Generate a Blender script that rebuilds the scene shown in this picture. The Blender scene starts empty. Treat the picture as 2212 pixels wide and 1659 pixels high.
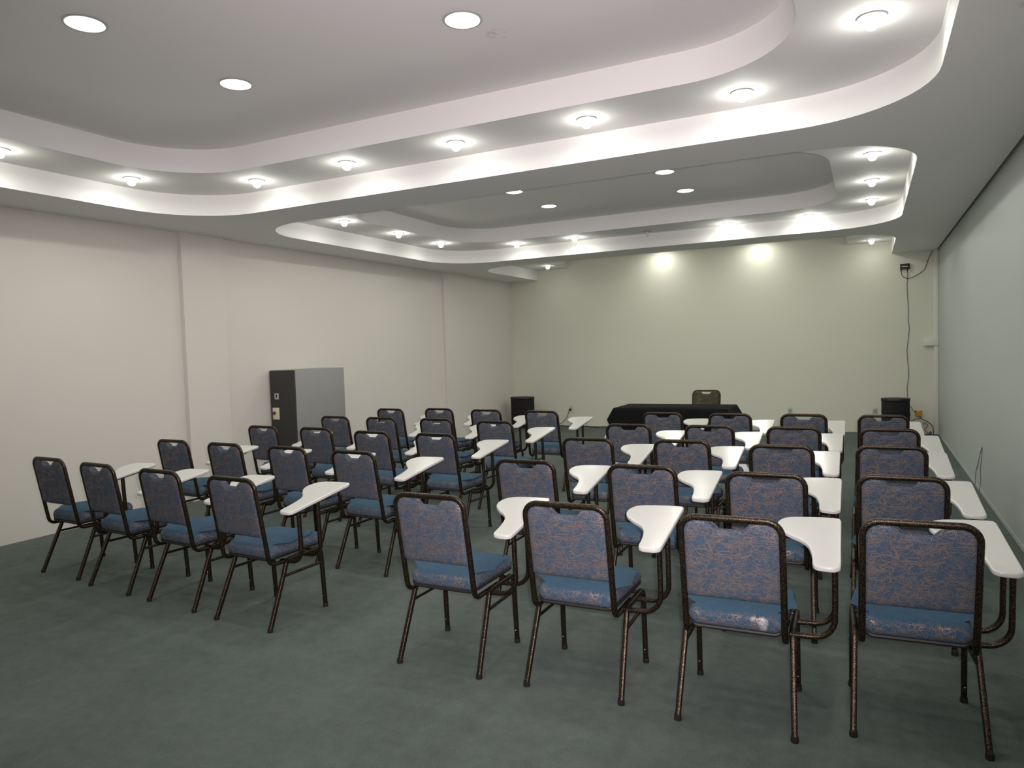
import bpy, bmesh, math, random
from mathutils import Vector, Matrix
from mathutils.geometry import tessellate_polygon
random.seed(4)
scene = bpy.context.scene
COL = scene.collection
PI = math.pi

# ------------------------------------------------------------------ camera
F_PX = 1536.66
YAW, PITCH, ROLL = 0.46599, 0.0487989, 0.0302040
fw = Vector((-math.sin(YAW)*math.cos(PITCH), math.cos(YAW)*math.cos(PITCH), -math.sin(PITCH)))
rt = Vector((math.cos(YAW), math.sin(YAW), 0))
dn = fw.cross(rt)
c_, s_ = math.cos(ROLL), math.sin(ROLL)
rt2 = rt*c_ + dn*s_
dn2 = dn*c_ - rt*s_
cd = bpy.data.cameras.new('camera')
cam = bpy.data.objects.new('camera', cd)
COL.objects.link(cam)
up2 = -dn2
bk = -fw
cam.matrix_world = Matrix(((rt2.x, up2.x, bk.x, 0), (rt2.y, up2.y, bk.y, 0), (rt2.z, up2.z, bk.z, 1.6), (0, 0, 0, 1)))
cd.sensor_width = 36
cd.lens = F_PX/2212*36
cd.clip_start = 0.05
scene.camera = cam

# ------------------------------------------------------------------ world, exposure, the camera's flash
w = bpy.data.worlds.new('world')
scene.world = w
w.use_nodes = True
w.node_tree.nodes['Background'].inputs[0].default_value = (0.9, 1, 0.95, 1)
w.node_tree.nodes['Background'].inputs[1].default_value = 0.02
vs = scene.view_settings
vs.view_transform = 'Standard'
vs.look = 'None'
vs.gamma = 1
vs.use_curve_mapping = False
vs.exposure = 0.17

SPOT_W = 3.9       # one small protruding lamp
BIG_W = 3.8        # one flush round downlight
FLASH_W = 590.0
LAMP = (1.0, 0.985, 0.92)

fl = bpy.data.lights.new('camera_flash', 'SPOT')
fl.energy = FLASH_W
fl.color = (1.0, 0.86, 0.93)
fl.shadow_soft_size = 0.02
fl.spot_size = math.radians(97)
fl.spot_blend = 1.0
flo = bpy.data.objects.new('camera_flash', fl)
COL.objects.link(flo)
fm = cam.matrix_world.copy()
flo.matrix_world = Matrix.Translation(rt2*0.05 + up2*0.05) @ fm @ Matrix.Rotation(math.radians(7.5), 4, 'X')

# ------------------------------------------------------------------ materials
def srgb(r, g, b):
    def f(v):
        v /= 255.0
        return v/12.92 if v <= 0.04045 else ((v+0.055)/1.055)**2.4
    return (f(r), f(g), f(b), 1)

class NT:
    def __init__(s, name):
        s.m = bpy.data.materials.new(name)
        s.m.use_nodes = True
        s.t = s.m.node_tree
        s.b = s.t.nodes['Principled BSDF']
    def n(s, typ, **kw):
        nd = s.t.nodes.new(typ)
        for k, v in kw.items():
            if k.startswith('i_'):
                nd.inputs[k[2:].replace('_', ' ')].default_value = v
            else:
                setattr(nd, k, v)
        return nd
    def l(s, a, b):
        s.t.links.new(a, b)
    def math(s, op, a, b=None, clamp=False):
        nd = s.n('ShaderNodeMath', operation=op)
        nd.use_clamp = clamp
        for i, v in enumerate((a, b)):
            if v is None:
                continue
            if isinstance(v, (int, float)):
                nd.inputs[i].default_value = v
            else:
                s.l(v, nd.inputs[i])
        return nd.outputs[0]
    def mix(s, fac, a, b):
        nd = s.n('ShaderNodeMix', data_type='RGBA')
        for i, v in ((0, fac), (6, a), (7, b)):
            if isinstance(v, (int, float, tuple)):
                nd.inputs[i].default_value = v
            else:
                s.l(v, nd.inputs[i])
        return nd.outputs[2]
    def set(s, **kw):
        for k, v in kw.items():
            k = k.replace('_', ' ')
            if isinstance(v, (int, float, tuple)):
                s.b.inputs[k].default_value = v
            else:
                s.l(v, s.b.inputs[k])
        return s.m

def simple(name, col, rough=0.6, metal=0.0, bump=0.0, bscale=60, var=0.0, vscale=3, spec=0.5):
    t = NT(name)
    t.set(Roughness=rough, Metallic=metal, Specular_IOR_Level=spec)
    tc = t.n('ShaderNodeTexCoord')
    if var > 0:
        nz = t.n('ShaderNodeTexNoise', i_Scale=vscale, i_Detail=4.0)
        t.l(tc.outputs['Object'], nz.inputs['Vector'])
        f = t.math('MULTIPLY', nz.outputs[0], 1.0)
        dark = tuple(c*(1-var) for c in col[:3])+(1,)
        t.set(Base_Color=t.mix(f, dark, col))
    else:
        t.set(Base_Color=col)
    if bump > 0:
        nz = t.n('ShaderNodeTexNoise', i_Scale=bscale, i_Detail=3.0)
        t.l(tc.outputs['Object'], nz.inputs['Vector'])
        bp = t.n('ShaderNodeBump', i_Strength=bump, i_Distance=0.002)
        t.l(nz.outputs[0], bp.inputs['Height'])
        t.l(bp.outputs[0], t.b.inputs['Normal'])
    return t.m

def emit(name, col, strength):
    m = bpy.data.materials.new(name)
    m.use_nodes = True
    t = m.node_tree
    t.nodes.remove(t.nodes['Principled BSDF'])
    e = t.nodes.new('ShaderNodeEmission')
    e.inputs[0].default_value = col
    e.inputs[1].default_value = strength
    t.links.new(e.outputs[0], t.nodes['Material Output'].inputs[0])
    return m

def carpet_mat():
    t = NT('green_grey_carpet')
    tc = t.n('ShaderNodeTexCoord')
    fine = t.n('ShaderNodeTexNoise', i_Scale=160.0, i_Detail=3.0, i_Roughness=0.7)
    mid = t.n('ShaderNodeTexNoise', i_Scale=14.0, i_Detail=5.0, i_Roughness=0.65)
    big = t.n('ShaderNodeTexNoise', i_Scale=1.2, i_Detail=4.0)
    spot = t.n('ShaderNodeTexNoise', i_Scale=5.5, i_Detail=2.0, i_Roughness=0.6)
    for q in (fine, mid, big, spot):
        t.l(tc.outputs['Object'], q.inputs['Vector'])
    a = srgb(66, 73, 69)
    b = srgb(106, 115, 110)
    f = t.math('ADD', t.math('MULTIPLY', fine.outputs[0], 0.45), t.math('MULTIPLY', mid.outputs[0], 0.25))
    f = t.math('ADD', f, t.math('MULTIPLY', big.outputs[0], 0.3))
    r = t.n('ShaderNodeMapRange', i_From_Min=0.3, i_From_Max=0.7)
    t.l(f, r.inputs[0])
    colr = t.mix(r.outputs[0], a, b)
    # small dark dirt specks trodden into the pile
    st = t.n('ShaderNodeMapRange', i_From_Min=0.735, i_From_Max=0.78)
    t.l(spot.outputs[0], st.inputs[0])
    st2 = t.n('ShaderNodeMapRange', i_From_Min=0.5, i_From_Max=0.62)
    t.l(mid.outputs[0], st2.inputs[0])
    sp = t.math('MULTIPLY', t.math('MULTIPLY', st.outputs[0], st2.outputs[0]), 0.6)
    colr = t.mix(sp, colr, srgb(50, 52, 50))
    t.set(Base_Color=colr, Roughness=0.95, Specular_IOR_Level=0.1)
    bp = t.n('ShaderNodeBump', i_Strength=0.5, i_Distance=0.004)
    t.l(fine.outputs[0], bp.inputs['Height'])
    t.l(bp.outputs[0], t.b.inputs['Normal'])
    return t.m

def paint_mat(name, col, smudges=(), rough=0.75):
    """Painted plaster; smudges = (x, y, z, radius) of grubby marks."""
    t = NT(name)
    tc = t.n('ShaderNodeTexCoord')
    nz = t.n('ShaderNodeTexNoise', i_Scale=0.8, i_Detail=3.0)
    gr = t.n('ShaderNodeTexNoise', i_Scale=90.0, i_Detail=2.0)
    t.l(tc.outputs['Object'], nz.inputs['Vector'])
    t.l(tc.outputs['Object'], gr.inputs['Vector'])
    c2 = tuple(c*0.95 for c in col[:3])+(1,)
    colr = t.mix(nz.outputs[0], c2, col)
    if smudges:
        dn = t.n('ShaderNodeTexNoise', i_Scale=28.0, i_Detail=3.0)
        t.l(tc.outputs['Object'], dn.inputs['Vector'])
        nn = t.n('ShaderNodeMapRange', i_From_Min=0.42, i_From_Max=0.62)
        t.l(dn.outputs[0], nn.inputs[0])
        tot = None
        for x, y, z, r in smudges:
            d = t.n('ShaderNodeVectorMath', operation='DISTANCE')
            t.l(tc.outputs['Object'], d.inputs[0])
            d.inputs[1].default_value = (x, y, z)
            mr = t.n('ShaderNodeMapRange', i_From_Min=r, i_From_Max=r*0.3)
            t.l(d.outputs['Value'], mr.inputs[0])
            tot = mr.outputs[0] if tot is None else t.math('MAXIMUM', tot, mr.outputs[0])
        f = t.math('MULTIPLY', t.math('MULTIPLY', tot, nn.outputs[0]), 0.35)
        colr = t.mix(f, colr, srgb(110, 105, 100))
    t.set(Base_Color=colr, Roughness=rough, Specular_IOR_Level=0.25)
    bp = t.n('ShaderNodeBump', i_Strength=0.06, i_Distance=0.001)
    t.l(gr.outputs[0], bp.inputs['Height'])
    t.l(bp.outputs[0], t.b.inputs['Normal'])
    return t.m

def fabric_mat(name='blue_fabric_with_copper_threads', base=(66, 87, 106), thread=(172, 141, 114), seat=False):
    t = NT(name)
    tc = t.n('ShaderNodeTexCoord')
    src = tc.outputs['Object']
    # gentle warp so that the threads curve
    wn = t.n('ShaderNodeTexNoise', i_Scale=9.0, i_Detail=1.0)
    t.l(src, wn.inputs['Vector'])
    sub = t.n('ShaderNodeVectorMath', operation='SUBTRACT')
    t.l(wn.outputs['Color'], sub.inputs[0])
    sub.inputs[1].default_value = (0.5, 0.5, 0.5)
    sc = t.n('ShaderNodeVectorMath', operation='SCALE')
    t.l(sub.outputs[0], sc.inputs[0])
    sc.inputs['Scale'].default_value = 0.05
    ad = t.n('ShaderNodeVectorMath', operation='ADD')
    t.l(src, ad.inputs[0])
    t.l(sc.outputs[0], ad.inputs[1])
    tot = None
    for i, ang in enumerate((12, -20, 40, -52, 80, 3)):
        mp = t.n('ShaderNodeMapping')
        mp.inputs['Rotation'].default_value = (0, math.radians(ang), math.radians(ang*0.6))
        mp.inputs['Location'].default_value = (i*3.17, i*1.3, i*2.71)
        t.l(ad.outputs[0], mp.inputs['Vector'])
        m2 = t.n('ShaderNodeMapping')
        m2.inputs['Scale'].default_value = (9, 30, 350)
        t.l(mp.outputs[0], m2.inputs['Vector'])
        vo = t.n('ShaderNodeTexVoronoi', i_Scale=1.0)
        t.l(m2.outputs[0], vo.inputs['Vector'])
        mr = t.n('ShaderNodeMapRange', i_From_Min=0.285, i_From_Max=0.19)
        t.l(vo.outputs['Distance'], mr.inputs[0])
        tot = mr.outputs[0] if tot is None else t.math('MAXIMUM', tot, mr.outputs[0])
    pn = t.n('ShaderNodeTexNoise', i_Scale=16.0, i_Detail=2.0)
    t.l(src, pn.inputs['Vector'])
    pm = t.n('ShaderNodeMapRange', i_From_Min=0.38, i_From_Max=0.62, i_To_Min=0.35, i_To_Max=1.0)
    t.l(pn.outputs[0], pm.inputs[0])
    th = t.math('MULTIPLY', tot, pm.outputs[0])
    if seat:   # the copper threads show on the seat's sides and fade out where it faces up
        ge = t.n('ShaderNodeNewGeometry')
        sx = t.n('ShaderNodeSeparateXYZ')
        t.l(ge.outputs['Normal'], sx.inputs[0])
        mz = t.n('ShaderNodeMapRange', i_From_Min=0.45, i_From_Max=0.85, i_To_Min=1.0, i_To_Max=0.08)
        t.l(sx.outputs[2], mz.inputs[0])
        th = t.math('MULTIPLY', th, mz.outputs[0])
    wv = t.n('ShaderNodeTexNoise', i_Scale=420.0, i_Detail=2.0)
    t.l(src, wv.inputs['Vector'])
    bcol = t.mix(wv.outputs[0], tuple(c*0.6 for c in srgb(*base)[:3])+(1,), srgb(*base))
    colr = t.mix(th, bcol, srgb(*thread))
    t.set(Base_Color=colr, Roughness=t.math('SUBTRACT', 0.9, t.math('MULTIPLY', th, 0.45)),
          Metallic=t.math('MULTIPLY', th, 0.85), Specular_IOR_Level=0.2)
    bp = t.n('ShaderNodeBump', i_Strength=0.3, i_Distance=0.001)
    t.l(t.math('ADD', wv.outputs[0], th), bp.inputs['Height'])
    t.l(bp.outputs[0], t.b.inputs['Normal'])
    return t.m

def pale_patches(m, spots):
    """The same cloth with pale patches (x, y, z, radius) mixed into its colour."""
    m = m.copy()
    m.name = 'blue_fabric_pale_patches'
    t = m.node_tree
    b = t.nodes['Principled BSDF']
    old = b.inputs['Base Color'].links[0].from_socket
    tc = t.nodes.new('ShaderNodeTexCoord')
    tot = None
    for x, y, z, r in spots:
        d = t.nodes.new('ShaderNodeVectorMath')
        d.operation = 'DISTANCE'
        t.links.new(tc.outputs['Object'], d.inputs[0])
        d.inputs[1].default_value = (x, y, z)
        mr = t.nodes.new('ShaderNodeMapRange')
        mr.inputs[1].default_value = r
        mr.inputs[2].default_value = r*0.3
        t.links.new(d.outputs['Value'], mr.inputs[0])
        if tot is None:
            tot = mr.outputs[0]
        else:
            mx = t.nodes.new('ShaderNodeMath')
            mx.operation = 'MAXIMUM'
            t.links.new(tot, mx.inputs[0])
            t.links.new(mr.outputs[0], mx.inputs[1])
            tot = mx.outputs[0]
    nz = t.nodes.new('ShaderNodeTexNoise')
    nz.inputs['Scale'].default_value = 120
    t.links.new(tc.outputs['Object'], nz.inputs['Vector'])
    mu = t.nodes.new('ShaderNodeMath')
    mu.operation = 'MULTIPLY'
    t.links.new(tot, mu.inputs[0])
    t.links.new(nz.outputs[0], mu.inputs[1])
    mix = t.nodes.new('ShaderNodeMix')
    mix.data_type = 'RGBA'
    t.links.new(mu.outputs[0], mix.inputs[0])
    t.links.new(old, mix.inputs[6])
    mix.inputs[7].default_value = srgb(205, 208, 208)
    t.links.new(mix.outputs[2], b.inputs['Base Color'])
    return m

def bronze_mat():
    t = NT('dark_bronze_hammered_paint')
    tc = t.n('ShaderNodeTexCoord')
    nz = t.n('ShaderNodeTexNoise', i_Scale=330.0, i_Detail=2.0)
    t.l(tc.outputs['Object'], nz.inputs['Vector'])
    mr = t.n('ShaderNodeMapRange', i_From_Min=0.48, i_From_Max=0.70)
    t.l(nz.outputs[0], mr.inputs[0])
    t.set(Base_Color=t.mix(mr.outputs[0], srgb(32, 28, 24), srgb(118, 103, 80)), Metallic=0.85,
          Roughness=0.4)
    bp = t.n('ShaderNodeBump', i_Strength=0.35, i_Distance=0.001)
    t.l(nz.outputs[0], bp.inputs['Height'])
    t.l(bp.outputs[0], t.b.inputs['Normal'])
    return t.m

M = {}
M['carpet'] = carpet_mat()
M['wall'] = paint_mat('white_wall_paint', srgb(212, 208, 200))
M['back'] = paint_mat('off_white_wall_paint', srgb(213, 214, 198))
M['green'] = paint_mat('pale_green_wall_paint', srgb(175, 182, 176), rough=0.5)
M['ceil'] = paint_mat('white_ceiling_paint', srgb(232, 231, 228),
                      smudges=[(-0.66, 4.3, 3.2, .07), (-0.58, 4.22, 3.2, .09), (-0.47, 4.1, 3.2, .06),
                               (-1.90, 3.70, 3.4, .08), (0.62, 3.75, 3.0, .07), (0.66, 3.55, 3.0, .08), (0.72, 3.4, 3.0, .06)])
M['gap'] = simple('shadow_gap', srgb(70, 74, 70), 0.9, bump=0.1)
M['fabric'] = fabric_mat()
M['seat_fabric'] = fabric_mat('blue_seat_fabric', base=(58, 90, 112), seat=True)
M['fabric_pale_patches'] = pale_patches(M['seat_fabric'], [(0.070, 0.063, 0.456, .014), (0.110, 0.063, 0.446, .026), (0.112, 0.065, 0.424, .020)])  # seat cloth with pale patches mixed into its rear edge colour
M['fabric_dark'] = fabric_mat('charcoal_olive_fabric', (70, 70, 58), (112, 100, 74))
M['bronze'] = bronze_mat()
M['rubber'] = simple('black_rubber', srgb(22, 21, 20), 0.7, bump=0.1)
M['rivet'] = simple('steel_rivet', srgb(190, 188, 180), 0.25, 1.0, bump=0.05)
M['pan'] = simple('dark_seat_pan', srgb(30, 27, 25), 0.55, bump=0.1)
M['tablet'] = simple('glossy_white_laminate', srgb(200, 200, 194), 0.22, bump=0.02, bscale=30, var=0.03)
M['cab_dark'] = simple('charcoal_cabinet_front', srgb(50, 50, 48), 0.5, bump=0.1, bscale=200, var=0.15)
M['cab_grey'] = simple('grey_cabinet_steel', srgb(142, 142, 140), 0.5, bump=0.05, var=0.06)
M['plate_metal'] = simple('pale_metal_plate', srgb(186, 190, 196), 0.35, 0.3, bump=0.05)
M['cream'] = simple('cream_card', srgb(228, 218, 190), 0.7, var=0.12, vscale=60)
M['black'] = simple('black_plastic', srgb(18, 18, 18), 0.5, bump=0.1)
M['mesh'] = simple('black_speaker_cloth', srgb(20, 20, 21), 0.9, bump=0.6, bscale=500, var=0.4, vscale=300)
M['cloth_black'] = simple('black_tablecloth', srgb(24, 25, 25), 0.92, bump=0.3, bscale=300, var=0.2, vscale=8, spec=0.1)
M['cloth_white'] = simple('white_tablecloth', srgb(226, 222, 230), 0.9, bump=0.2, bscale=200)
M['wood'] = simple('table_board', srgb(120, 105, 90), 0.6, var=0.3, vscale=12)
M['pvc'] = simple('white_plastic_trunking', srgb(214, 216, 206), 0.5, bump=0.02)
M['yellow'] = simple('yellow_junction_box', srgb(214, 160, 38), 0.55, var=0.35, vscale=50)
M['grey_pl'] = simple('pale_grey_socket_plastic', srgb(178, 178, 168), 0.4, bump=0.02)
M['wire'] = simple('blue_grey_wire', srgb(96, 98, 108), 0.6, bump=0.05)
M['wire_dark'] = simple('dark_wire', srgb(42, 42, 46), 0.6, bump=0.05)
M['ring'] = simple('white_lamp_rim', srgb(170, 172, 168), 0.4, 0.3, bump=0.02)
M['can'] = simple('lamp_reflector', srgb(200, 200, 196), 0.3, 0.6, bump=0.02)
M['bulb'] = emit('lit_bulb_glass', (1, 1, 0.93, 1), 14)
M['disc'] = emit('lit_frosted_glass', (1, 0.99, 0.93, 1), 9)
M['unlit'] = simple('unlit_bulb_glass', srgb(205, 205, 198), 0.2, bump=0.01)
M['crack'] = simple('grubby_frayed_cord', srgb(98, 98, 92), 0.9, bump=0.1)

# ------------------------------------------------------------------ mesh helpers
def obj(name, bm, mat, parent=None, smooth=True, angle=40):
    me = bpy.data.meshes.new(name)
    bmesh.ops.recalc_face_normals(bm, faces=bm.faces)
    bm.to_mesh(me)
    bm.free()
    me.materials.append(mat)
    if smooth:
        me.polygons.foreach_set('use_smooth', [True]*len(me.polygons))
        me.set_sharp_from_angle(angle=math.radians(angle))
    o = bpy.data.objects.new(name, me)
    COL.objects.link(o)
    if parent:
        o.parent = parent
    return o

def weighted(o):
    md = o.modifiers.new('weighted_normals', 'WEIGHTED_NORMAL')
    md.keep_sharp = True
    return o

def tag(o, label, cat, group=None, kind=None):
    o['label'] = label
    o['category'] = cat
    if group:
        o['group'] = group
    if kind:
        o['kind'] = kind
    return o

def thing(name, label, cat, loc=(0, 0, 0), rz=0, group=None):
    o = bpy.data.objects.new(name, None)
    o.empty_display_size = 0.1
    COL.objects.link(o)
    o.location = loc
    o.rotation_euler = (0, 0, rz)
    return tag(o, label, cat, group)

def structure(name, bm, mat, smooth=False):
    o = obj(name, bm, mat, smooth=smooth)
    o['kind'] = 'structure'
    return o

def add_box(bm, x0, x1, y0, y1, z0, z1, bev=0.0, seg=2):
    vs_ = [bm.verts.new((x, y, z)) for x in (x0, x1) for y in (y0, y1) for z in (z0, z1)]
    fs = [bm.faces.new([vs_[i] for i in q]) for q in ((0, 1, 3, 2), (4, 6, 7, 5), (0, 4, 5, 1), (2, 3, 7, 6), (0, 2, 6, 4), (1, 5, 7, 3))]
    if bev > 0:
        es = list({e for f in fs for e in f.edges})
        bmesh.ops.bevel(bm, geom=es, offset=bev, segments=seg, affect='EDGES', profile=0.5)

def box(*a, **k):
    bm = bmesh.new()
    add_box(bm, *a, **k)
    return bm

def fillet(pts, rads, seg=6):
    out = [Vector(pts[0])]
    for i in range(1, len(pts)-1):
        p, a, b = Vector(pts[i]), Vector(pts[i-1]), Vector(pts[i+1])
        r = rads[i-1] if isinstance(rads, (list, tuple)) else rads
        u, v = (a-p).normalized(), (b-p).normalized()
        ang = u.angle(v)
        if ang > PI-0.02 or r <= 0:
            out.append(p)
            continue
        d = min(r/math.tan(ang/2), (a-p).length*0.49 if i > 1 else (a-p).length*0.95, (b-p).length*0.49 if i < len(pts)-2 else (b-p).length*0.95)
        rr = d*math.tan(ang/2)
        cen = p + (u+v).normalized()*(rr/math.sin(ang/2))
        A, B = p+u*d-cen, p+v*d-cen
        tot = A.angle(B)
        for k in range(seg+1):
            t = k/seg
            out.append(cen + (A*math.sin((1-t)*tot)+B*math.sin(t*tot))/math.sin(tot))
    out.append(Vector(pts[-1]))
    return out

def add_tube(bm, path, r, r2=None, n=10, ref=None, sq=2.0):
    """Sweep an ellipse (r along ref-normal, r2 along the binormal); sq > 2 squares it off."""
    r2 = r if r2 is None else r2
    path = [Vector(p) for p in path]
    rings = []
    nrm = None
    for i, p in enumerate(path):
        t = (path[min(i+1, len(path)-1)]-path[max(i-1, 0)]).normalized()
        if nrm is None:
            rf = Vector(ref) if ref else (Vector((1, 0, 0)) if abs(t.x) < 0.8 else Vector((0, 1, 0)))
            nrm = (rf - t*rf.dot(t)).normalized()
        else:
            nrm = (nrm - t*nrm.dot(t)).normalized()
        bn = t.cross(nrm)
        ring = []
        for k in range(n):
            a = 2*PI*k/n
            c, s = math.cos(a), math.sin(a)
            e = 2.0/sq
            c = math.copysign(abs(c)**e, c)
            s = math.copysign(abs(s)**e, s)
            ring.append(bm.verts.new(p + nrm*(c*r) + bn*(s*r2)))
        rings.append(ring)
    for a, b in zip(rings, rings[1:]):
        for k in range(n):
            bm.faces.new((a[k], a[(k+1) % n], b[(k+1) % n], b[k]))
    bm.faces.new(rings[0][::-1])
    bm.faces.new(rings[-1])

def tube(*a, **k):
    bm = bmesh.new()
    add_tube(bm, *a, **k)
    return bm

def lathe(prof, n=24, cap=True):
    """Revolve (r, z) about Z."""
    bm = bmesh.new()
    rings = []
    for r, z in prof:
        if r < 1e-6:
            rings.append([bm.verts.new((0, 0, z))])
        else:
            rings.append([bm.verts.new((r*math.cos(2*PI*k/n), r*math.sin(2*PI*k/n), z)) for k in range(n)])
    for a, b in zip(rings, rings[1:]):
        for k in range(n):
            q = [a[k % len(a)], a[(k+1) % len(a)], b[(k+1) % len(b)], b[k % len(b)]]
            q = list(dict.fromkeys(q))
            if len(q) > 2:
                bm.faces.new(q)
    return bm

def slab(outline, thick, rnd, seg=3, crown=0.0):
    """A plate with outline (x, y) from z=0 down to -thick, its edge rounded by rnd."""
    bm = bmesh.new()
    n = len(outline)
    pts = [Vector((x, y, 0)) for x, y in outline]
    cen = sum(pts, Vector())/n
    def inset(d):
        res = []
        for i in range(n):
            a, p, b = pts[i-1], pts[i], pts[(i+1) % n]
            e1, e2 = (p-a).normalized(), (b-p).normalized()
            n1, n2 = Vector((-e1.y, e1.x, 0)), Vector((-e2.y, e2.x, 0))
            m = (n1+n2)
            m = m/max(m.length_squared/2, 0.3)
            res.append(p+m*d)
        return res
    area = sum(pts[i-1].x*pts[i].y-pts[i].x*pts[i-1].y for i in range(n))
    sgn = 1 if area > 0 else -1
    prof = []
    for k in range(seg+1):
        a = PI/2*k/seg
        prof.append((rnd*(1-math.sin(a)), -rnd*(1-math.cos(a))))
    prof += [(d, -thick-z) for d, z in prof[::-1]]
    rings = []
    for d, z in prof:
        rings.append([bm.verts.new((p.x, p.y, z)) for p in inset(d*sgn)])
    for a, b in zip(rings, rings[1:]):
        for k in range(n):
            bm.faces.new((a[k], a[(k+1) % n], b[(k+1) % n], b[k]))
    for ring in (rings[0], rings[-1]):
        co = [[v.co.copy() for v in ring]]
        for tri in tessellate_polygon(co):
            bm.faces.new([ring[i] for i in tri])
    return bm

def rrect(x0, x1, y0, y1, r, seg=14):
    out = []
    for cx, cy, a0 in ((x1-r, y0+r, -90), (x1-r, y1-r, 0), (x0+r, y1-r, 90), (x0+r, y0+r, 180)):
        for k in range(seg+1):
            a = math.radians(a0+90*k/seg)
            out.append((cx+r*math.cos(a), cy+r*math.sin(a)))
    return out

def smooth_closed(pts, per=5):
    """Closed Catmull-Rom through (x, y) points."""
    out = []
    n = len(pts)
    for i in range(n):
        p0, p1, p2, p3 = (Vector(pts[(i+j-1) % n]) for j in range(4))
        for k in range(per):
            t = k/per
            q = 0.5*((2*p1)+(p2-p0)*t+(2*p0-5*p1+4*p2-p3)*t*t+(3*p1-p0-3*p2+p3)*t**3)
            out.append((q.x, q.y))
    return out

# ------------------------------------------------------------------ room shell
XR = 1.01          # right wall
YW = 13.5          # back wall
YN = -1.6          # wall behind the camera
def XL(y):         # the left wall runs very slightly inwards towards the back
    return -6.90 + 0.012*(y)
H1, H2, H3 = 3.0, 3.2, 3.4

bm = bmesh.new()
add_box(bm, XL(0)-0.3, XR+0.15, YN-0.1, YW+0.15, -0.1, 0.0)
structure('floor', bm, M['carpet'])

def quad_box(bm, a, b, c, d, z0, z1):
    lo = [bm.verts.new((x, y, z0)) for x, y in (a, b, c, d)]
    hi = [bm.verts.new((x, y, z1)) for x, y in (a, b, c, d)]
    bm.faces.new(lo[::-1])
    bm.faces.new(hi)
    for i in range(4):
        bm.faces.new((lo[i], lo[(i+1) % 4], hi[(i+1) % 4], hi[i]))
bm = bmesh.new()
quad_box(bm, (XL(YN)-0.15, YN-0.1), (XL(YN), YN-0.1), (XL(YW), YW+0.001), (XL(YW)-0.15, YW+0.001), 0, 3.7)
for y0, y1, e in ((5.45, 6.02, 0.06), (10.80, 11.45, 0.045)):     # the two shallow pilasters
    quad_box(bm, (XL(y0)-0.02, y0), (XL(y0)+e, y0), (XL(y1)+e, y1), (XL(y1)-0.02, y1), 0, 3.0)
structure('wall_left', bm, M['wall'])
structure('wall_back', box(XL(YW)-0.15, XR+0.15, YW, YW+0.12, 0, 3.7), M['back'])
structure('wall_right', box(XR, XR+0.12, YN-0.1, YW, 0, 3.7), M['green'])
structure('wall_front', box(XL(YN)-0.15, XR+0.12, YN-0.1, YN, 0, 3.7), M['wall'])
structure('baseboard_right', box(XR-0.006, XR-0.0005, YN, YW-0.1, 0.0, 0.04, bev=0.002), M['green'])

# stepped ceiling: soffit with three recessed trays, a lamp ring in each and a raised centre
X0, X1 = -6.12, 0.345
R1 = 0.78
TR = [(0.78, 5.15), (5.75, 10.11), (10.75, 15.1)]
INS = 0.655
def outline(i, ins):
    y0, y1 = TR[i]
    r = R1 if ins == 0 else 0.70
    return rrect(X0+ins, X1-ins, y0+ins, y1-ins, r)
def clip_y(poly, yc):
    out = []
    n = len(poly)
    for i in range(n):
        a, b = poly[i], poly[(i+1) % n]
        if a[1] <= yc:
            out.append(a)
        if (a[1] <= yc) != (b[1] <= yc):
            t = (yc-a[1])/(b[1]-a[1])
            out.append((a[0]+(b[0]-a[0])*t, yc))
    return out
bm = bmesh.new()
def plate(loops, z):
    co = [[Vector((x, y, z)) for x, y in lp] for lp in loops]
    flat = [bm.verts.new(v) for lp in co for v in lp]
    for tri in tessellate_polygon(co):
        try:
            bm.faces.new([flat[i] for i in tri])
        except ValueError:
            pass
def band(lp, z0, z1, closed=True):
    a = [bm.verts.new((x, y, z0)) for x, y in lp]
    b = [bm.verts.new((x, y, z1)) for x, y in lp]
    n = len(lp)
    for i in range(n if closed else n-1):
        if not closed or True:
            if abs(lp[i][1]-YW) < 1e-4 and abs(lp[(i+1) % n][1]-YW) < 1e-4:
                continue
            bm.faces.new((a[i], a[(i+1) % n], b[(i+1) % n], b[i]))
t3o = clip_y(outline(2, 0), YW)
t3i = clip_y(outline(2, INS), YW)
# rotate t3o so that it starts at the right end on the back wall and runs round the near side to the left end
def open_run(poly):
    k = [i for i, p in enumerate(poly) if abs(p[1]-YW) < 1e-4]
    # the two clipped points are neighbours; start after the first going the long way
    n = len(poly)
    for s in k:
        if abs(poly[(s-1) % n][1]-YW) < 1e-4:
            return [poly[(s+j) % n] for j in range(n)]
    return poly
run_o, run_i = open_run(t3o), open_run(t3i)
XE = XR-0.028
# run_* goes left-end ... or right-end first: orient from right to left
if run_o[0][0] < run_o[-1][0]:
    run_o = run_o[::-1]
if run_i[0][0] < run_i[-1][0]:
    run_i = run_i[::-1]
soffit = [(XL(YN), YN), (XE, YN), (XE, YW)] + run_o + [(XL(YW), YW)]
plate([soffit, outline(0, 0), outline(1, 0)], H1)
for i in (0, 1):
    band(outline(i, 0), H1, H2)
    plate([outline(i, 0), outline(i, INS)], H2)
    band(outline(i, INS), H2, H3)
    plate([outline(i, INS)], H3)
band(run_o, H1, H2, False)
plate([run_o + run_i[::-1]], H2)
band(run_i, H2, H3, False)
plate([run_i], H3)
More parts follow.
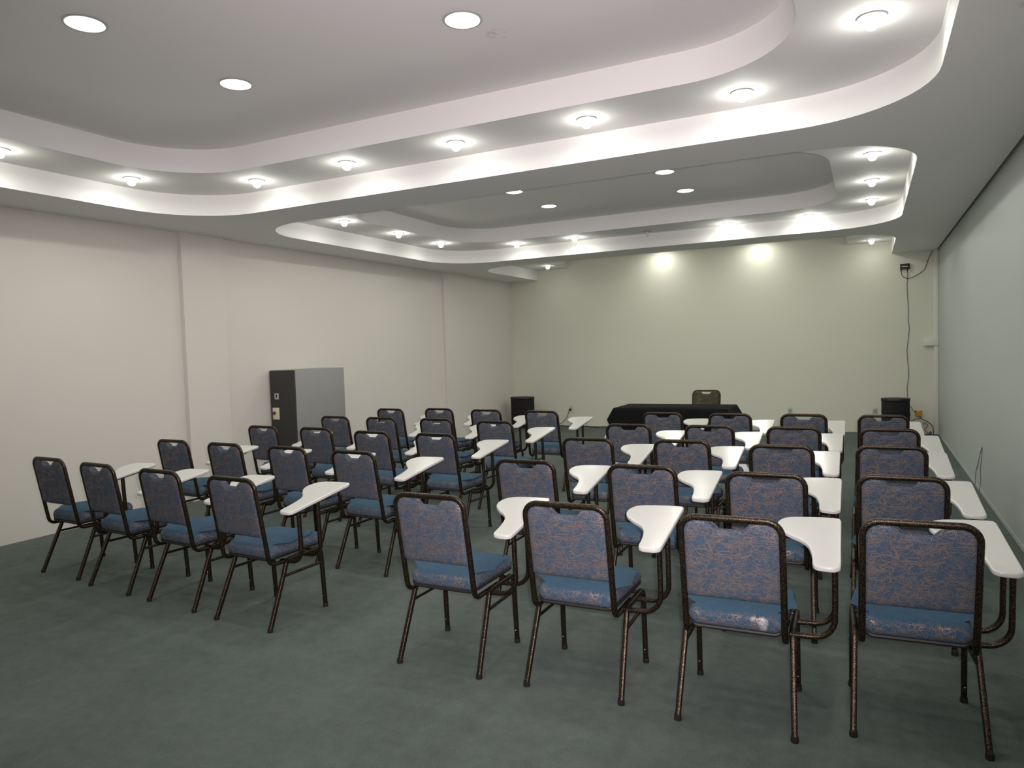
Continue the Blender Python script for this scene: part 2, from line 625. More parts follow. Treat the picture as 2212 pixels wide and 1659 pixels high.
# upstand and cap of the shadow gap along the right wall
a = [bm.verts.new(v) for v in ((XE, YN, H1), (XE, YW, H1), (XE, YW, H1+0.12), (XE, YN, H1+0.12))]
bm.faces.new(a)
bmesh.ops.remove_doubles(bm, verts=bm.verts, dist=0.0001)
o = obj('ceiling', bm, M['ceil'], smooth=True, angle=25)
o['kind'] = 'structure'
structure('trim_1', box(XE+0.001, XR-0.001, YN, YW-0.001, H1+0.06, H1+0.10), M['gap'])
structure('ceiling_slab', box(XL(YN)-0.1, XR+0.1, YN-0.1, YW+0.1, 3.5, 3.6), M['gap'])

# ------------------------------------------------------------------ lamps
def copy_tree(o, parent=None):
    c = o.copy()
    COL.objects.link(c)
    if parent:
        c.parent = parent
    for ch in list(o.children):
        copy_tree(ch, c)
    return c

def point_light(name, power, radius, parent, z, spot=None):
    l = bpy.data.lights.new(name, 'POINT' if not spot else 'AREA')
    l.energy = power
    l.color = LAMP
    if spot:
        l.shape = 'DISK'
        l.size = radius*2
    else:
        l.shadow_soft_size = radius
    lo = bpy.data.objects.new(name, l)
    COL.objects.link(lo)
    lo.parent = parent
    lo.location = (0, 0, z)
    return lo

def make_spot(lit):
    t = thing('ceiling_spotlight' if lit else 'sprinkler_head', '', 'ceiling light')
    obj('trim_ring', lathe([(0.052, -0.001), (0.058, -0.006), (0.068, -0.007), (0.074, -0.001), (0.066, -0.0005), (0.052, -0.001)], 28), M['ring'], t)
    if lit:
        obj('bulb', lathe([(0.0, -0.066), (0.018, -0.063), (0.030, -0.053), (0.036, -0.038), (0.040, -0.018), (0.050, -0.0035), (0.0, -0.003)], 20), M['bulb'], t)
        point_light('lamp_light', SPOT_W, 0.032, t, -0.072, spot=True)
        point_light('lamp_glow', SPOT_W*0.42, 0.022, t, -0.090)
    return t

spots = []   # x, y, z, label
def lab(s):
    return s
right1 = [(0.02, 4.07, 'white ceiling spotlight glowing in the near tray, alone by its right-hand curved corner'),
          (0.02, 2.95, 'lit spotlight on the right ring of the near tray, overhead'),
          (0.02, 1.85, 'lit spotlight on the right ring of the near tray, nearest the viewer')]
far1 = [(-0.72, 4.83, 'lit spotlight on the near tray ring, rightmost of the row along its far side'),
        (-1.765, 4.80, 'lit spotlight on the near tray ring, second from the right along its far side'),
        (-2.83, 4.79, 'brightest lit spotlight on the near tray ring, middle of its far side row'),
        (-3.89, 4.79, 'lit spotlight on the near tray ring, second from the left along its far side'),
        (-4.96, 4.83, 'lit spotlight on the near tray ring, leftmost of its far side row')]
left1 = [(-5.78, 4.18, 'lit spotlight on the left ring of the near tray, above the first pilaster'),
         (-5.77, 3.11, 'lit spotlight on the left ring of the near tray, cut by the photo edge'),
         (-5.77, 2.02, 'lit spotlight on the left ring of the near tray, beyond the photo edge')]
OR5 = ['rightmost', 'second from right', 'middle one', 'second from left', 'leftmost']
near1 = [(x, 1.10, 'lit spotlight over the viewer, near side of the near tray, '+q) for x, q in zip((-0.72, -1.78, -2.83, -3.89, -4.95), OR5)]
right2 = [(0.035, 7.00, 'lit spotlight in the middle tray, nearest of three at its right end'),
          (0.035, 8.17, 'lit spotlight in the middle tray, middle of three at its right end'),
          (0.035, 9.30, 'lit spotlight in the middle tray, farthest of three at its right end')]
left2 = [(-5.63, 6.84, 'lit spotlight in the middle tray, nearest of three along its left end'),
         (-5.63, 7.95, 'lit spotlight in the middle tray, middle of three along its left end'),
         (-5.66, 9.05, 'lit spotlight in the middle tray, farthest of three along its left end')]
far2 = [(-4.77, 9.78, 'lit spotlight in the middle tray, leftmost of the far side row'),
        (-3.83, 9.79, 'lit spotlight in the middle tray, second from left in the far side row'),
        (-1.69, 9.90, 'lit spotlight in the middle tray, second from right in the far side row'),
        (-0.68, 9.94, 'lit spotlight in the middle tray, rightmost of the far side row')]
near2 = [(x, 6.08, 'lit spotlight on the near side ring of the middle tray, '+q) for x, q in zip((-0.72, -1.78, -2.83, -3.89, -4.95), OR5)]
t3s = [(-5.58, 12.80, 'dim lit spotlight in the back tray, left end beside the back wall'),
       (0.045, 13.12, 'dim lit spotlight in the back tray, right end beside the back wall'),
       (0.035, 11.95, 'lit spotlight in the back tray behind its right curve')]
near3 = [(x, 11.1, 'lit spotlight on the near side ring of the back tray, '+q) for x, q in zip((-0.72, -1.78, -2.83, -3.89, -4.95), OR5)]
G = {id(right1): 'spotlights around the near ceiling tray'}
proto = make_spot(True)
first = True
for lst, g in ((right1, 'near'), (far1, 'near'), (left1, 'near'), (near1, 'near'), (right2, 'middle'), (left2, 'middle'),
               (far2, 'middle'), (near2, 'middle'), (t3s, 'back'), (near3, 'back')):
    for x, y, lb in lst:
        o = proto if first else copy_tree(proto)
        first = False
        o.location = (x, y, H2)
        tag(o, lb, 'ceiling light', 'spotlights around the %s ceiling tray' % g)
        if lb.startswith('dim'):
            for ch in o.children:
                if ch.type == 'LIGHT':
                    ch.data = ch.data.copy()
                    ch.data.energy *= 0.25
# unlit fitting in the middle tray
t = thing('ceiling_spotlight', 'unlit lamp fitting between lit spotlights on the far side of the middle tray', 'ceiling light',
          (-2.786, 9.92, H2), 0, 'spotlights around the middle ceiling tray')
obj('trim_ring', lathe([(0.03, -0.001), (0.034, -0.008), (0.058, -0.008), (0.064, -0.001), (0.056, -0.0005), (0.03, -0.001)], 28), M['ring'], t)
obj('bulb', lathe([(0.0, -0.075), (0.012, -0.072), (0.018, -0.06), (0.020, -0.04), (0.020, -0.004), (0.0, -0.003)], 16), M['unlit'], t)

def make_big():
    t = thing('round_downlight', '', 'ceiling light')
    obj('trim_ring', lathe([(0.094, -0.0005), (0.096, -0.006), (0.104, -0.007), (0.110, -0.001), (0.094, -0.0005)], 40), M['ring'], t)
    obj('diffuser', lathe([(0.0, -0.016), (0.05, -0.013), (0.08, -0.008), (0.0925, -0.002), (0.0, -0.001)], 36), M['disc'], t)
    point_light('lamp_light', BIG_W, 0.085, t, -0.02, spot=True)
    return t
bigs = [(-3.72, 2.47, 'large round lit downlight, leftmost of the three in the near tray', 'near'),
        (-3.72, 3.48, 'large round lit downlight in the near tray, second from the left', 'near'),
        (-1.97, 3.45, 'large round lit downlight at the top middle, rightmost in the near tray', 'near'),
        (-1.97, 2.47, 'large round lit downlight in the near tray, above the frame', 'near'),
        (-3.62, 7.40, 'round lit downlight in the middle tray, nearer of its left pair', 'middle'),
        (-3.62, 8.39, 'round lit downlight in the middle tray, farther of its left pair', 'middle'),
        (-1.895, 7.46, 'round lit downlight in the middle tray, nearer of its right pair', 'middle'),
        (-1.915, 8.49, 'round lit downlight in the middle tray, farther of its right pair', 'middle'),
        (-3.55, 12.45, 'round lit downlight in the back tray, left, out of sight above the soffit', 'back'),
        (-3.50, 13.22, 'round lit downlight washing the back wall, left of the two', 'back'),
        (-1.76, 12.45, 'round lit downlight in the back tray, right, out of sight above the soffit', 'back'),
        (-1.74, 13.22, 'round lit downlight washing the back wall, right of the two', 'back')]
proto = make_big()
for i, (x, y, lb, g) in enumerate(bigs):
    o = proto if i == 0 else copy_tree(proto)
    o.location = (x, y, H3)
    tag(o, lb, 'ceiling light', 'round downlights in the %s ceiling tray' % g)

# ------------------------------------------------------------------ tablet-arm chair
# chair space: x right, y forward (0 = line of the rear feet), z up
BK0 = Vector((0, 0.045, 0.41))      # foot of the back frame
BK1 = Vector((0, -0.040, 0.892))    # centre line of its top bar
BD = (BK1-BK0).normalized()
BN = Vector((0, BD.z, -BD.y))       # forward normal of the back
LEN = (BK1-BK0).length

def back_frame_bm():
    hw = 0.197
    P = []
    for s in (-1, 1):
        pass
    def p(x, s, f=0.0):
        v = BK0 + BD*s + BN*f
        return (x, v.y, v.z)
    pts = [(-hw, 0.30, 0.372), (-hw, 0.10, 0.378), p(-hw, 0.0), p(-hw, LEN), p(hw, LEN), p(hw, 0.0), (hw, 0.10, 0.378), (hw, 0.30, 0.372)]
    # bottom corners: bend forward with a generous radius
    pts[1] = (-hw, 0.052, 0.372)
    pts[6] = (hw, 0.052, 0.372)
    pts = [pts[0], pts[1], pts[3], pts[4], pts[6], pts[7]]
    path = fillet(pts, [0.05, 0.062, 0.062, 0.05], 8)
    return tube(path, 0.0115, 0.0135, n=12, ref=(0, 0, 1), sq=2.6)

def backrest_bm():
    """Padded back: outline with a dipped hand-hold at the top, thick and softly domed on both faces."""
    hw = 0.187
    s0, s1 = 0.137, LEN-0.008
    r = 0.052
    out = []
    for k in range(5):
        a = math.radians(-90+90*k/4)
        out.append((hw-0.012+0.012*math.cos(a), s0+0.012+0.012*math.sin(a)))
    for k in range(9):
        a = math.radians(90*k/8)
        out.append((hw-r+r*math.cos(a), s1-r+r*math.sin(a)))
    nt = 24
    for k in range(1, nt):
        x = 0.096 - 0.192*k/nt
        u = abs(x)/0.096
        d = 0.039*(0.5+0.5*math.cos(PI*min(1, max(0, (u-0.60)/0.40))))
        out.append((x, s1-d))
    for k in range(9):
        a = math.radians(90+90*k/8)
        out.append((-hw+r+r*math.cos(a), s1-r+r*math.sin(a)))
    for k in range(5):
        a = math.radians(180+90*k/4)
        out.append((-hw+0.012+0.012*math.cos(a), s0+0.012+0.012*math.sin(a)))
    bm = bmesh.new()
    cx, cs = 0.0, (s0+s1)/2
    def ring(sc_in, f):
        vs_ = []
        for x, s in out:
            # inset in metres towards the centre
            ix = x - math.copysign(min(abs(x), sc_in), x)
            isv = s - (sc_in if s > cs else -sc_in)
            v = BK0+BD*isv+BN*f
            vs_.append(bm.verts.new((ix, v.y, v.z)))
        return vs_
    prof = [(0.030, -0.0155), (0.012, -0.0135), (0.004, -0.009), (0.0, -0.002), (0.0, 0.010), (0.004, 0.019), (0.013, 0.025), (0.032, 0.028)]
    rings = [ring(a, f) for a, f in prof]
    n = len(out)
    for a, b in zip(rings, rings[1:]):
        for k in range(n):
            bm.faces.new((a[k], a[(k+1) % n], b[(k+1) % n], b[k]))
    for rg, f in ((rings[0], -0.0165), (rings[-1], 0.029)):
        co = [[Vector((v.co.x, v.co.z, 0)) for v in rg]]
        for tri in tessellate_polygon(co):
            bm.faces.new([rg[i] for i in tri])
    return bm

def seat_outline(grow=0.0):
    pts = []
    # rear edge slightly narrower than the front, round corners; insets beyond the corner radius shift the corner itself
    for cx, cy, r, a0 in ((0.158, 0.103, 0.034, -90), (0.152, 0.425, 0.058, 0), (-0.152, 0.425, 0.058, 90), (-0.158, 0.103, 0.034, 180)):
        rr = max(r+grow, 0.006)
        sh = min(0.0, r+grow-0.006)
        cx2 = cx + math.copysign(sh, cx)
        cy2 = cy + (-sh if cy < 0.25 else sh)
        for k in range(9):
            a = math.radians(a0+90*k/8)
            pts.append((cx2+rr*math.cos(a), cy2+rr*math.sin(a)))
    return pts

def seat_surface(prof):
    """prof = (outward growth, z, sag); the underside sags in the middle of the rear edge."""
    bm = bmesh.new()
    rings = []
    for g, z, sg in prof:
        rings.append([bm.verts.new((x, y, z - sg*(1-(x/0.195)**2))) for x, y in seat_outline(g)])
    n = len(rings[0])
    for a, b in zip(rings, rings[1:]):
        for k in range(n):
            bm.faces.new((a[k], a[(k+1) % n], b[(k+1) % n], b[k]))
    for rg, dz in ((rings[0], 0.003), (rings[-1], 0)):
        c = sum((v.co for v in rg), Vector())/n
        cv = bm.verts.new(c+Vector((0, 0, dz)))
        for k in range(n):
            bm.faces.new((rg[k], rg[(k+1) % n], cv))
    return bm

def seat_bm():
    return seat_surface([(-0.10, 0.487, 0.0), (-0.06, 0.486, 0.0), (-0.030, 0.482, 0.0), (-0.012, 0.475, 0.0), (-0.002, 0.463, 0.001), (0.004, 0.448, 0.003),
                         (0.005, 0.436, 0.018), (0.002, 0.425, 0.032), (-0.006, 0.417, 0.042), (-0.02, 0.414, 0.044)])

def pan_bm():
    return seat_surface([(-0.018, 0.4175, 0.044), (0.0, 0.4185, 0.0435), (0.003, 0.412, 0.044), (0.0, 0.404, 0.044), (-0.03, 0.402, 0.042)])

def leg_path(side, front):
    xt = 0.219*side
    if front:
        return fillet([(xt, 0.33, 0.383), (xt, 0.442, 0.383), (0.221*side, 0.462, 0.012)], [0.045], 7)
    return fillet([(xt, 0.33, 0.383), (xt, 0.165, 0.383), (0.2325*side, 0.003, 0.012)], [0.045], 7)

def leg_bm(side, front):
    return tube(leg_path(side, front), 0.0118, 0.0128, n=16, ref=(1, 0, 0), sq=3.6)

def foot_bm(side, front):
    bm = lathe([(0.0, 0.0), (0.0150, 0.0), (0.0160, 0.004), (0.0150, 0.024), (0.0, 0.024)], 14)
    x, y = (0.221*side, 0.4625) if front else (0.2325*side, 0.0025)
    bmesh.ops.translate(bm, verts=bm.verts, vec=(x, y, 0))
    return bm

def rivet_bm(side):
    bm = bmesh.new()
    bmesh.ops.create_uvsphere(bm, u_segments=8, v_segments=6, radius=0.0045)
    bmesh.ops.translate(bm, verts=bm.verts, vec=(0.221*side, 0.4445, 0.072))
    return bm

TAB = [(0.298, 0.125), (0.301, 0.092), (0.312, 0.074), (0.335, 0.067), (0.375, 0.066), (0.396, 0.078), (0.405, 0.105), (0.405, 0.25), (0.405, 0.40), (0.405, 0.53),
       (0.403, 0.562), (0.392, 0.577), (0.350, 0.580), (0.27, 0.574), (0.20, 0.562), (0.160, 0.540), (0.140, 0.500), (0.138, 0.455), (0.155, 0.412), (0.195, 0.365),
       (0.245, 0.318), (0.275, 0.268), (0.290, 0.205), (0.297, 0.15)]
TILT = math.atan(0.16)
def tab_z(y):
    return 0.700 + 0.16*(y-0.055)
def tablet_bm(thick=0.022, rnd=0.007, dz=0.0, pts=TAB):
    bm = slab(smooth_closed(pts, 3), thick, rnd, 3)
    for v in bm.verts:
        v.co.z += dz + tab_z(v.co.y)
    return bm

def support_bm(y0, y1):
    # from the side rail outwards, up through a broad bend, to the underside of the tablet
    zt = tab_z(y1) - 0.028
    path = fillet([(0.205, y0, 0.372), (0.380, y0, 0.380), (0.381, y1, zt)], [0.085], 10)
    return tube(path, 0.0135, 0.0115, n=12, ref=(0, 1, 0), sq=2.5)

def chair_parts(t, fabric, tablet=True):
    obj('backrest_frame', back_frame_bm(), M['bronze'], t)
    obj('backrest', backrest_bm(), fabric, t, angle=50)
    obj('seat', seat_bm(), M['seat_fabric'] if fabric == M['fabric'] else fabric, t, angle=60)
    obj('seat_pan', pan_bm(), M['pan'], t)
    for s in (-1, 1):
        for fr in (True, False):
            l = obj('leg', leg_bm(s, fr), M['bronze'], t)
            obj('rubber_foot', foot_bm(s, fr), M['rubber'], l)
            if fr:
                obj('rivet', rivet_bm(s), M['rivet'], l)
        obj('stretcher', tube([(0.2225*s, 0.040+0.165*0.25*0+0.0+0.085, 0.292), (0.2185*s, 0.447, 0.292)], 0.0085, 0.0085, n=10, ref=(1, 0, 0)), M['bronze'], t)
    obj('crossbar', tube([(-0.21, 0.40, 0.378), (0.21, 0.40, 0.378)], 0.008, n=8, ref=(0, 1, 0)), M['bronze'], t)
    if tablet:
        tb = weighted(obj('writing_tablet', tablet_bm(), M['tablet'], t, angle=50))
        obj('tablet_bracket', box(0.368, 0.396, 0.10, 0.45, -0.006, 0.0, bev=0.001), M['bronze'], tb)
        br = tb.children[0]
        for v in br.data.vertices:
            v.co.z += tab_z(v.co.y) - 0.0225
        obj('tablet_support', support_bm(0.165, 0.150), M['bronze'], t)
        obj('tablet_support', support_bm(0.320, 0.305), M['bronze'], t)

ROW = ['nearest row', 'second row', 'third row', 'fourth row', 'farthest row']
NTH = ['leftmost', 'second from left', 'third from left', 'rightmost']
LEFT = [
    [(-5.439, 3.168, -2.4), (-4.755, 3.092, -4.3), (-4.050, 3.040, -3.4), (-3.348, 2.985, -2.6)],
    [(-5.421, 4.210, -2.5), (-4.738, 4.163, -3.0), (-4.026, 4.132, -3.0), (-3.335, 4.078, -3.0)],
    [(-5.490, 5.305, -2.5), (-4.780, 5.290, -2.5), (-4.006, 5.157, -3.0), (-3.319, 5.141, -2.5)],
    [(-5.416, 6.311, -2.5), (-4.760, 6.295, -2.0), (-4.047, 6.289, -2.5), (-3.291, 6.171, -2.5)],
    [(-5.375, 7.300, -2.5), (-4.725, 7.41, -2.0), (-4.027, 7.335, -2.0), (-3.287, 7.283, -2.0)]]
RIGHT = [
    [(-1.942, 2.940, 0.8), (-1.230, 2.968, 0.8), (-0.505, 2.950, 1.6), (0.168, 3.108, 3.2)],
    [(-1.944, 4.043, 1.0), (-1.192, 4.050, 1.0), (-0.498, 3.991, 1.0), (0.145, 4.092, 1.5)],
    [(-1.940, 5.152, 1.0), (-1.227, 5.196, 1.0), (-0.534, 5.095, 1.0), (0.125, 5.213, 1.0)],
    [(-1.926, 6.142, 1.0), (-1.222, 6.177, 1.0), (-0.553, 6.193, 1.0), (0.136, 6.198, 1.0)],
    [(-1.910, 7.263, 1.0), (-1.233, 7.250, 1.0), (-0.560, 7.286, 1.0), (0.111, 7.288, 1.0)]]
# how far each chair's tablet is set inwards on its arm, metres
SET_IN = {'left': [(.03, .03, .03, .035), (.03, .03, .03, .03), (.03, .03, .03, .02), (.03, .03, .03, .03), (.03, .03, .03, .03)],
          'right': [(.01, 0, 0, .047), (.03, .04, .042, .025), (.025, .04, .05, .037), (.015, .03, .045, .022), (.03, .04, .05, .065)]}
proto = thing('tablet_arm_chair', '', 'chair')
chair_parts(proto, M['fabric'])
firstc = True
for side, blk in (('left', LEFT), ('right', RIGHT)):
    for ri, row in enumerate(blk):
        for ci, (x, y, deg) in enumerate(row):
            o = proto if firstc else copy_tree(proto)
            firstc = False
            o.location = (x, y, 0)
            o.rotation_euler = (0, 0, math.radians(deg))
            for ch in o.children:
                if ch.name.split('.')[0] in ('writing_tablet', 'tablet_support'):
                    ch.location.x = -SET_IN[side][ri][ci]
            lb = 'blue tablet-arm chair in the %s block, %s, %s' % (side, ROW[ri], NTH[ci])
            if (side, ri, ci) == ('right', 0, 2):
                lb = 'blue tablet-arm chair with pale patch on seat edge, right block, nearest row'
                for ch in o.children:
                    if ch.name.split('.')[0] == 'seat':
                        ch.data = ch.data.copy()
                        ch.data.materials[0] = M['fabric_pale_patches']
                        ch['label'] = 'blue seat with a pale patch on its rear edge'
            tag(o, lb, 'chair', 'tablet-arm chairs of the %s block' % side)

t = thing('visitor_chair', 'dark upholstered chair without tablet behind the black-clothed table', 'chair', (-2.18, 10.77, 0), PI)
chair_parts(t, M['fabric_dark'], tablet=False)

# ------------------------------------------------------------------ table and its two cloths
TX0, TX1, TY0, TY1, TZ = -3.13, -1.645, 9.36, 10.06, 0.74
t = thing('folding_table', 'long table under black and white cloths in front of the back wall', 'table', ((TX0+TX1)/2, (TY0+TY1)/2, 0))
hx, hy = (TX1-TX0)/2, (TY1-TY0)/2
obj('tabletop', box(-hx+0.01, hx-0.01, -hy+0.01, hy-0.01, TZ-0.03, TZ, bev=0.004), M['wood'], t)
for sx in (-1, 1):
    for sy in (-1, 1):
        obj('leg', tube([(sx*(hx-0.07), sy*(hy-0.07), TZ-0.03), (sx*(hx-0.05), sy*(hy-0.05), 0.0)], 0.014, n=10), M['pan'], t)

def cloth_bm(x0, x1, y0, y1, z, drop, flare, corner_drop, waves, amp, side_drop=None, power=1.0, splay=1.2):
    side_drop = drop if side_drop is None else side_drop
    """Cloth over a table: flat top and a hanging skirt with folds; corner_drop makes the points hang lower."""
    bm = bmesh.new()
    per = []
    N = 26
    for k in range(N):
        per.append((x0+(x1-x0)*k/N, y0, 0, -1))
    for k in range(14):
        per.append((x1, y0+(y1-y0)*k/14, 1, 0))
    for k in range(N):
        per.append((x1-(x1-x0)*k/N, y1, 0, 1))
    for k in range(14):
        per.append((x0, y1-(y1-y0)*k/14, -1, 0))
    n = len(per)
    cx, cy = (x0+x1)/2, (y0+y1)/2
    rings = []
    lv = 9
    top = [bm.verts.new((x, y, z)) for x, y, _, _ in per]
    rings.append(top)
    for j in range(1, lv+1):
        f = j/lv
        rg = []
        for k, (x, y, nx, ny) in enumerate(per):
            dc = min(math.hypot(x-a, y-b) for a in (x0, x1) for b in (y0, y1))
            cor = max(0.0, 1-dc/0.16)
            dvx, dvy = nx, ny
            if cor > 0:
                ox, oy = math.copysign(1, x-cx), math.copysign(1, y-cy)
                dvx = nx*(1-cor)+ox*cor*0.7
                dvy = ny*(1-cor)+oy*cor*0.7
            base = drop if ny else side_drop
            d = base+(corner_drop-base)*max(0.0, 1-dc/0.05) if corner_drop else base
            wob = amp*math.sin(waves*k*2*PI/n+1.3*math.sin(k*0.35))*f
            off = 0.006 + flare*f**power*(1+splay*cor) + wob*(f if power > 1 else 1)
            rg.append(bm.verts.new((x+dvx*off, y+dvy*off, max(0.004, z-0.004-d*f))))
        rings.append(rg)
    for a, b in zip(rings, rings[1:]):
        for k in range(n):
            bm.faces.new((a[k], a[(k+1) % n], b[(k+1) % n], b[k]))
    co = [[v.co.copy() for v in top]]
    cv = bm.verts.new((cx, cy, z+0.001))
    for k in range(n):
        bm.faces.new((top[k], top[(k+1) % n], cv))
    return bm
o = obj('white_tablecloth', cloth_bm(TX0, TX1, TY0, TY1, TZ+0.002, 0.735, 0.165, 0.0, 17, 0.010, power=1.6, splay=1.9), M['cloth_white'], angle=80)
tag(o, 'white cloth hanging to the floor beneath the black tablecloth', 'tablecloth')
o = obj('black_tablecloth', cloth_bm(TX0-0.018, TX1+0.018, TY0-0.018, TY1+0.018, TZ+0.010, 0.36, 0.045, 0.15, 12, 0.007, side_drop=0.12), M['cloth_black'], angle=80)
tag(o, 'black cloth laid over the long table before the back wall', 'tablecloth')

# ------------------------------------------------------------------ cabinet
t = thing('filing_cabinet', 'tall grey steel cabinet with charcoal front against the left wall', 'cabinet', (-6.60, 7.15, 0))
cx0, cx1, cy0, cy1, cz = -6.80+6.60, -6.385+6.60, 6.68-7.15, 7.62-7.15, 1.424
obj('body', box(cx0, cx1, cy0+0.02, cy1, 0, cz, bev=0.004), M['cab_grey'], t)
fp = obj('front_panel', box(cx0+0.002, cx1-0.002, cy0, cy0+0.021, 0.01, cz-0.004, bev=0.003), M['cab_dark'], t)
lk = obj('lock_plate', box(-6.725+6.60, -6.655+6.60, cy0-0.004, cy0, 1.057, 1.133, bev=0.001), M['plate_metal'], fp)
bm = lathe([(0, 0), (0.011, 0), (0.011, 0.004), (0, 0.004)], 14)
add_box(bm, -0.005, 0.005, -0.032, 0, 0, 0.004)
bmesh.ops.rotate(bm, verts=bm.verts, matrix=Matrix.Rotation(PI/2, 3, 'X'))
bmesh.ops.translate(bm, verts=bm.verts, vec=(-0.09, cy0-0.0045, 1.106))
obj('keyhole', bm, M['black'], fp)
obj('label_card', box(-6.768+6.60, -6.657+6.60, cy0-0.003, cy0, 0.802, 0.950, bev=0.001), M['cream'], fp)
bm = lathe([(0, 0), (0.021, 0), (0.021, 0.012), (0.010, 0.016), (0, 0.016)], 18)
bmesh.ops.rotate(bm, verts=bm.verts, matrix=Matrix.Rotation(PI/2, 3, 'X'))
bmesh.ops.translate(bm, verts=bm.verts, vec=(-6.735+6.60, cy0-0.003, 0.882))
obj('knob', bm, simple('tarnished_brown_knob', srgb(110, 82, 62), 0.45, 0.6, bump=0.1), fp)

# ------------------------------------------------------------------ loudspeakers
def speaker(x0, x1, yb, label, h=0.625):
    cxx = (x0+x1)/2
    hw_ = (x1-x0)/2
    t = thing('floor_speaker', label, 'speaker', (cxx, yb, 0), 0, 'black speakers by the back wall')
    dp = 0.19
    def oval(g, n=40):
        out = []
        for k in range(n):
            a = 2*PI*k/n
            c, q = math.cos(a), math.sin(a)
            out.append((math.copysign(abs(c)**0.85, c)*(hw_+g), math.copysign(abs(q)**1.0, q)*(dp+g)-dp))
        return out
    def bow(h0, h1, g):
        bm = slab(oval(g), h1-h0, 0.006, 2)
        bmesh.ops.translate(bm, verts=bm.verts, vec=(0, 0, h1))
        return bm
    obj('cabinet_shell', bow(0.02, h-0.045, -0.004), M['mesh'], t)
    obj('top_cap', bow(h-0.045, h, 0.004), M['black'], t)
    obj('base', bow(0.0, 0.03, -0.01), M['black'], t)
    for z in (0.16, 0.29, 0.42):
        pts = [(x, y, z) for x, y in oval(0.0)]
        pts.append(pts[0])
        obj('grille_rib', tube(pts, 0.004, n=6), M['black'], t)
    return t
speaker(-6.565, -6.065, 13.20, 'black drum-shaped speaker standing by the left end of the back wall')
speaker(0.170, 0.585, 13.20, 'black drum-shaped speaker by the right end of the back wall, cables beside it')

# ------------------------------------------------------------------ sockets, boxes, wires, trunking
def socket(x, z, label, s=0.045):
    t = thing('wall_socket', label, 'socket', (x, YW, z), 0, 'sockets low on the back wall')
    obj('cover_plate', box(-s*0.8, s*0.8, -0.010, -0.0005, -s*1.15, s*1.15, bev=0.004), M['grey_pl'], t)
    bm = bmesh.new()
    for dx in (-0.012, 0.012):
        add_box(bm, dx-0.004, dx+0.004, -0.0125, -0.0098, -0.014, 0.010)
    obj('socket_holes', bm, M['black'], t)
    return t
s1 = socket(-5.455, 0.35, 'wall socket with a black plug, between the left speaker and the table')
s2 = socket(-1.262, 0.365, 'wall socket on the back wall, right of the clothed table')
s3 = socket(0.082, 0.375, 'wall socket just left of the right-hand speaker')

def wire(name, pts, r, label, mat, cat='cable', n=6, kind=None):
    o = obj(name, tube(fillet(pts, 0.03, 3), r, n=n), mat)
    return tag(o, label, cat, None, kind)
t = thing('power_cord', 'dark power cord with a black plug, drooping from the socket to the floor', 'cable', (-5.468, 13.487, 0.335))
obj('plug', box(-0.018, 0.018, -0.045, 0.002, -0.016, 0.016, bev=0.005), M['black'], t)
cp = [(-5.47, 13.445, 0.325), (-5.49, 13.43, 0.26), (-5.515, 13.43, 0.19), (-5.62, 13.42, 0.07), (-5.72, 13.40, 0.010), (-5.95, 13.33, 0.010)]
obj('cord', tube(fillet([(x+5.468, y-13.487, z-0.335) for x, y, z in cp], 0.03, 3), 0.006, n=6), M['wire_dark'], t)
pts = []
for k in range(40):
    x = -5.68 + k*0.066
    pts.append((x, 13.33+0.08*math.sin(k*0.9)+0.05*math.sin(k*2.3), 0.009+(0.03 if k % 11 == 7 else 0.0)))
wire('floor_cable', pts, 0.008, 'loose dark cable lying along the foot of the back wall', M['wire_dark'])

t = thing('wall_control_box', 'small black box with a grey label high on the back wall', 'control box', (0.535, YW, 2.763))
obj('case', box(-0.07, 0.07, -0.045, -0.0005, -0.042, 0.050, bev=0.004), M['black'], t)
obj('label_strip', box(-0.045, 0.045, -0.047, -0.0445, -0.005, 0.012), M['grey_pl'], t)
for dx in (-0.055, 0.036):
    obj('cable_gland', tube([(dx, -0.02, -0.04), (dx, -0.02, -0.075)], 0.008, n=8), M['black'], t)
wire('looped_wire', [(0.480, 13.48, 2.69), (0.487, 13.488, 2.64), (0.512, 13.492, 2.60), (0.57, 13.478, 2.565), (0.647, 13.492, 2.583), (0.74, 13.492, 2.635),
                     (0.819, 13.492, 2.70), (0.845, 13.492, 2.77), (0.861, 13.492, 2.834), (0.895, 13.49, 2.925), (0.915, 13.485, 2.965), (0.925, 13.45, 2.99)], 0.0045,
     'thin grey wire looping from the black wall box to the ceiling corner', M['wire_dark'])
pts = [(0.571, 13.48, 2.69), (0.574, 13.492, 2.588), (0.563, 13.492, 2.478), (0.573, 13.492, 2.25), (0.583, 13.492, 2.063), (0.578, 13.492, 1.904), (0.596, 13.492, 1.743),
       (0.580, 13.492, 1.56), (0.560, 13.492, 1.393), (0.572, 13.492, 1.2), (0.587, 13.492, 1.007), (0.578, 13.492, 0.898), (0.561, 13.492, 0.772), (0.566, 13.49, 0.655)]
pts += [(0.57, 13.40, 0.45), (0.61, 13.44, 0.30)]
wire('hanging_wire', pts, 0.005, 'long wavy wire hanging down the back wall to the right speaker', M['wire'])
t = thing('junction_box', 'yellow open junction box low on the back wall near the corner', 'junction box', (0.725, YW, 0.335))
bm = box(-0.050, 0.050, -0.035, -0.0005, -0.048, 0.050, bev=0.008)
obj('case', bm, M['yellow'], t)
for dx in (-0.040, 0.040):
    bm = bmesh.new()
    bmesh.ops.create_uvsphere(bm, u_segments=10, v_segments=8, radius=0.011)
    bmesh.ops.translate(bm, verts=bm.verts, vec=(dx, -0.033, 0.040))
    obj('screw_lug', bm, M['black'], t)
yc = 13.455
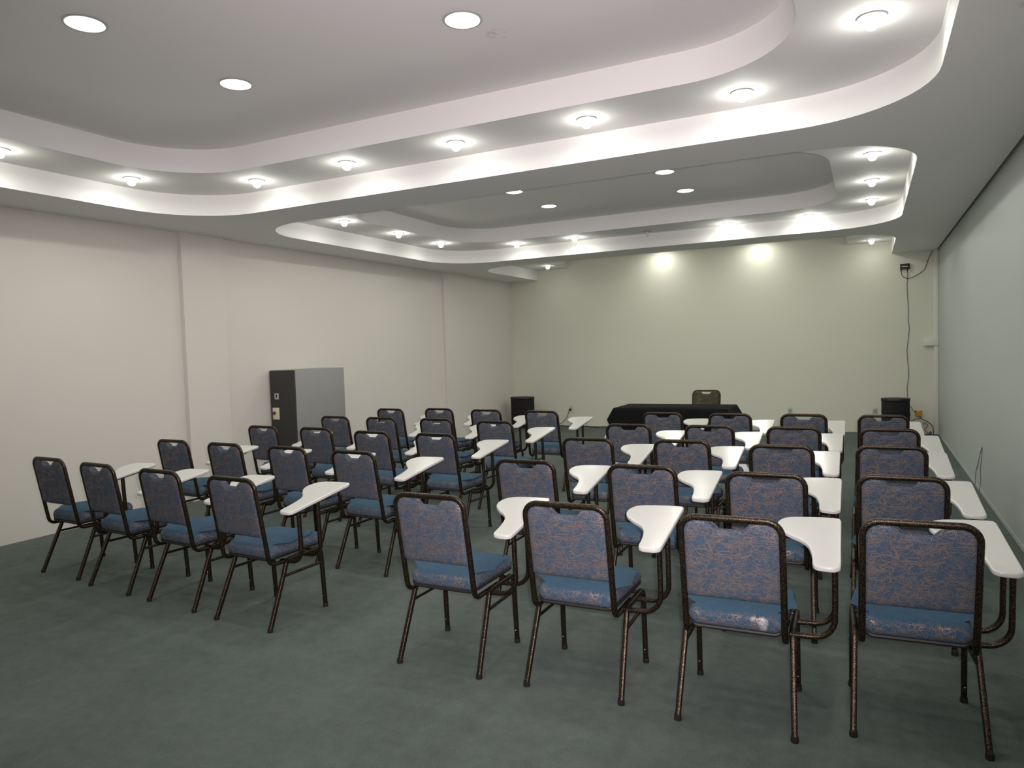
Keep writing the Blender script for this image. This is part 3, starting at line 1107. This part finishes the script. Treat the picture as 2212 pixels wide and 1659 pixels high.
wire('speaker_cable', [(0.60, 13.3, 0.47), (0.625, yc, 0.43), (0.65, yc, 0.39), (0.685, yc, 0.345)], 0.005, 'short dark cable from the right speaker to the yellow box', M['wire_dark'])
wire('speaker_cable', [(0.60, 13.3, 0.20), (0.63, yc, 0.215), (0.675, yc, 0.245), (0.73, yc, 0.25), (0.752, yc, 0.262), (0.74, 13.47, 0.30)], 0.005,
     'dark cable running from under the yellow box to the right speaker', M['wire_dark'])
wire('loose_cable', [(0.752, yc, 0.27), (0.80, yc, 0.232), (0.845, yc, 0.212), (0.90, yc, 0.165), (0.930, yc-.005, 0.12), (0.935, yc-.005, 0.06), (0.935, yc-.005, 0.012)], 0.006,
     'dark cable hanging from the yellow box towards the corner pipe', M['wire_dark'])
pts = [(0.835, yc-.022, 0.20), (0.80, yc-.02, 0.19), (0.785, yc-.02, 0.16), (0.83, yc-.02, 0.175), (0.862, yc-.02, 0.155), (0.835, yc-.02, 0.11), (0.80, yc-.03, 0.085),
       (0.84, yc-.03, 0.03), (0.90, yc-.04, 0.012), (0.915, yc-.05, 0.05), (0.87, yc-.06, 0.02), (0.915, yc-.07, 0.085), (0.86, yc-.08, 0.012), (0.92, yc-.09, 0.012), (0.83, yc-.10, 0.012)]
wire('cable_tangle', pts, 0.005, 'tangle of thin dark cable on the floor beneath the yellow box', M['wire_dark'])

t = thing('cable_trunking', 'white vertical plastic trunking in the corner beside the right wall', 'trunking', (0.99, YW, 0))
obj('duct', box(-0.045, 0.019, -0.055, -0.0005, 0.0, 2.999, bev=0.004), M['pvc'], t)
obj('junction_cover', box(-0.190, 0.019, -0.075, -0.001, 1.452, 1.585, bev=0.005), M['pvc'], t)

# frayed cords hanging on the right wall
XF = XR-0.006
wire('frayed_cord', [(XF, 8.397, 0.486), (XF, 8.50, 0.43), (XF, 8.62, 0.339), (XF, 8.72, 0.26), (XF, 8.856, 0.169), (XF, 8.89, 0.10), (XF-.01, 8.86, 0.012)], 0.003,
     'thin frayed cord hanging low on the right wall, left of the pair', M['crack'])
wire('frayed_cord', [(XF, 8.40, 0.47), (XF, 8.43, 0.38), (XF, 8.50, 0.29), (XF, 8.526, 0.22), (XF, 8.50, 0.12), (XF-.01, 8.52, 0.012)], 0.003,
     'thin frayed cord hanging low on the right wall, right of the pair', M['crack'])
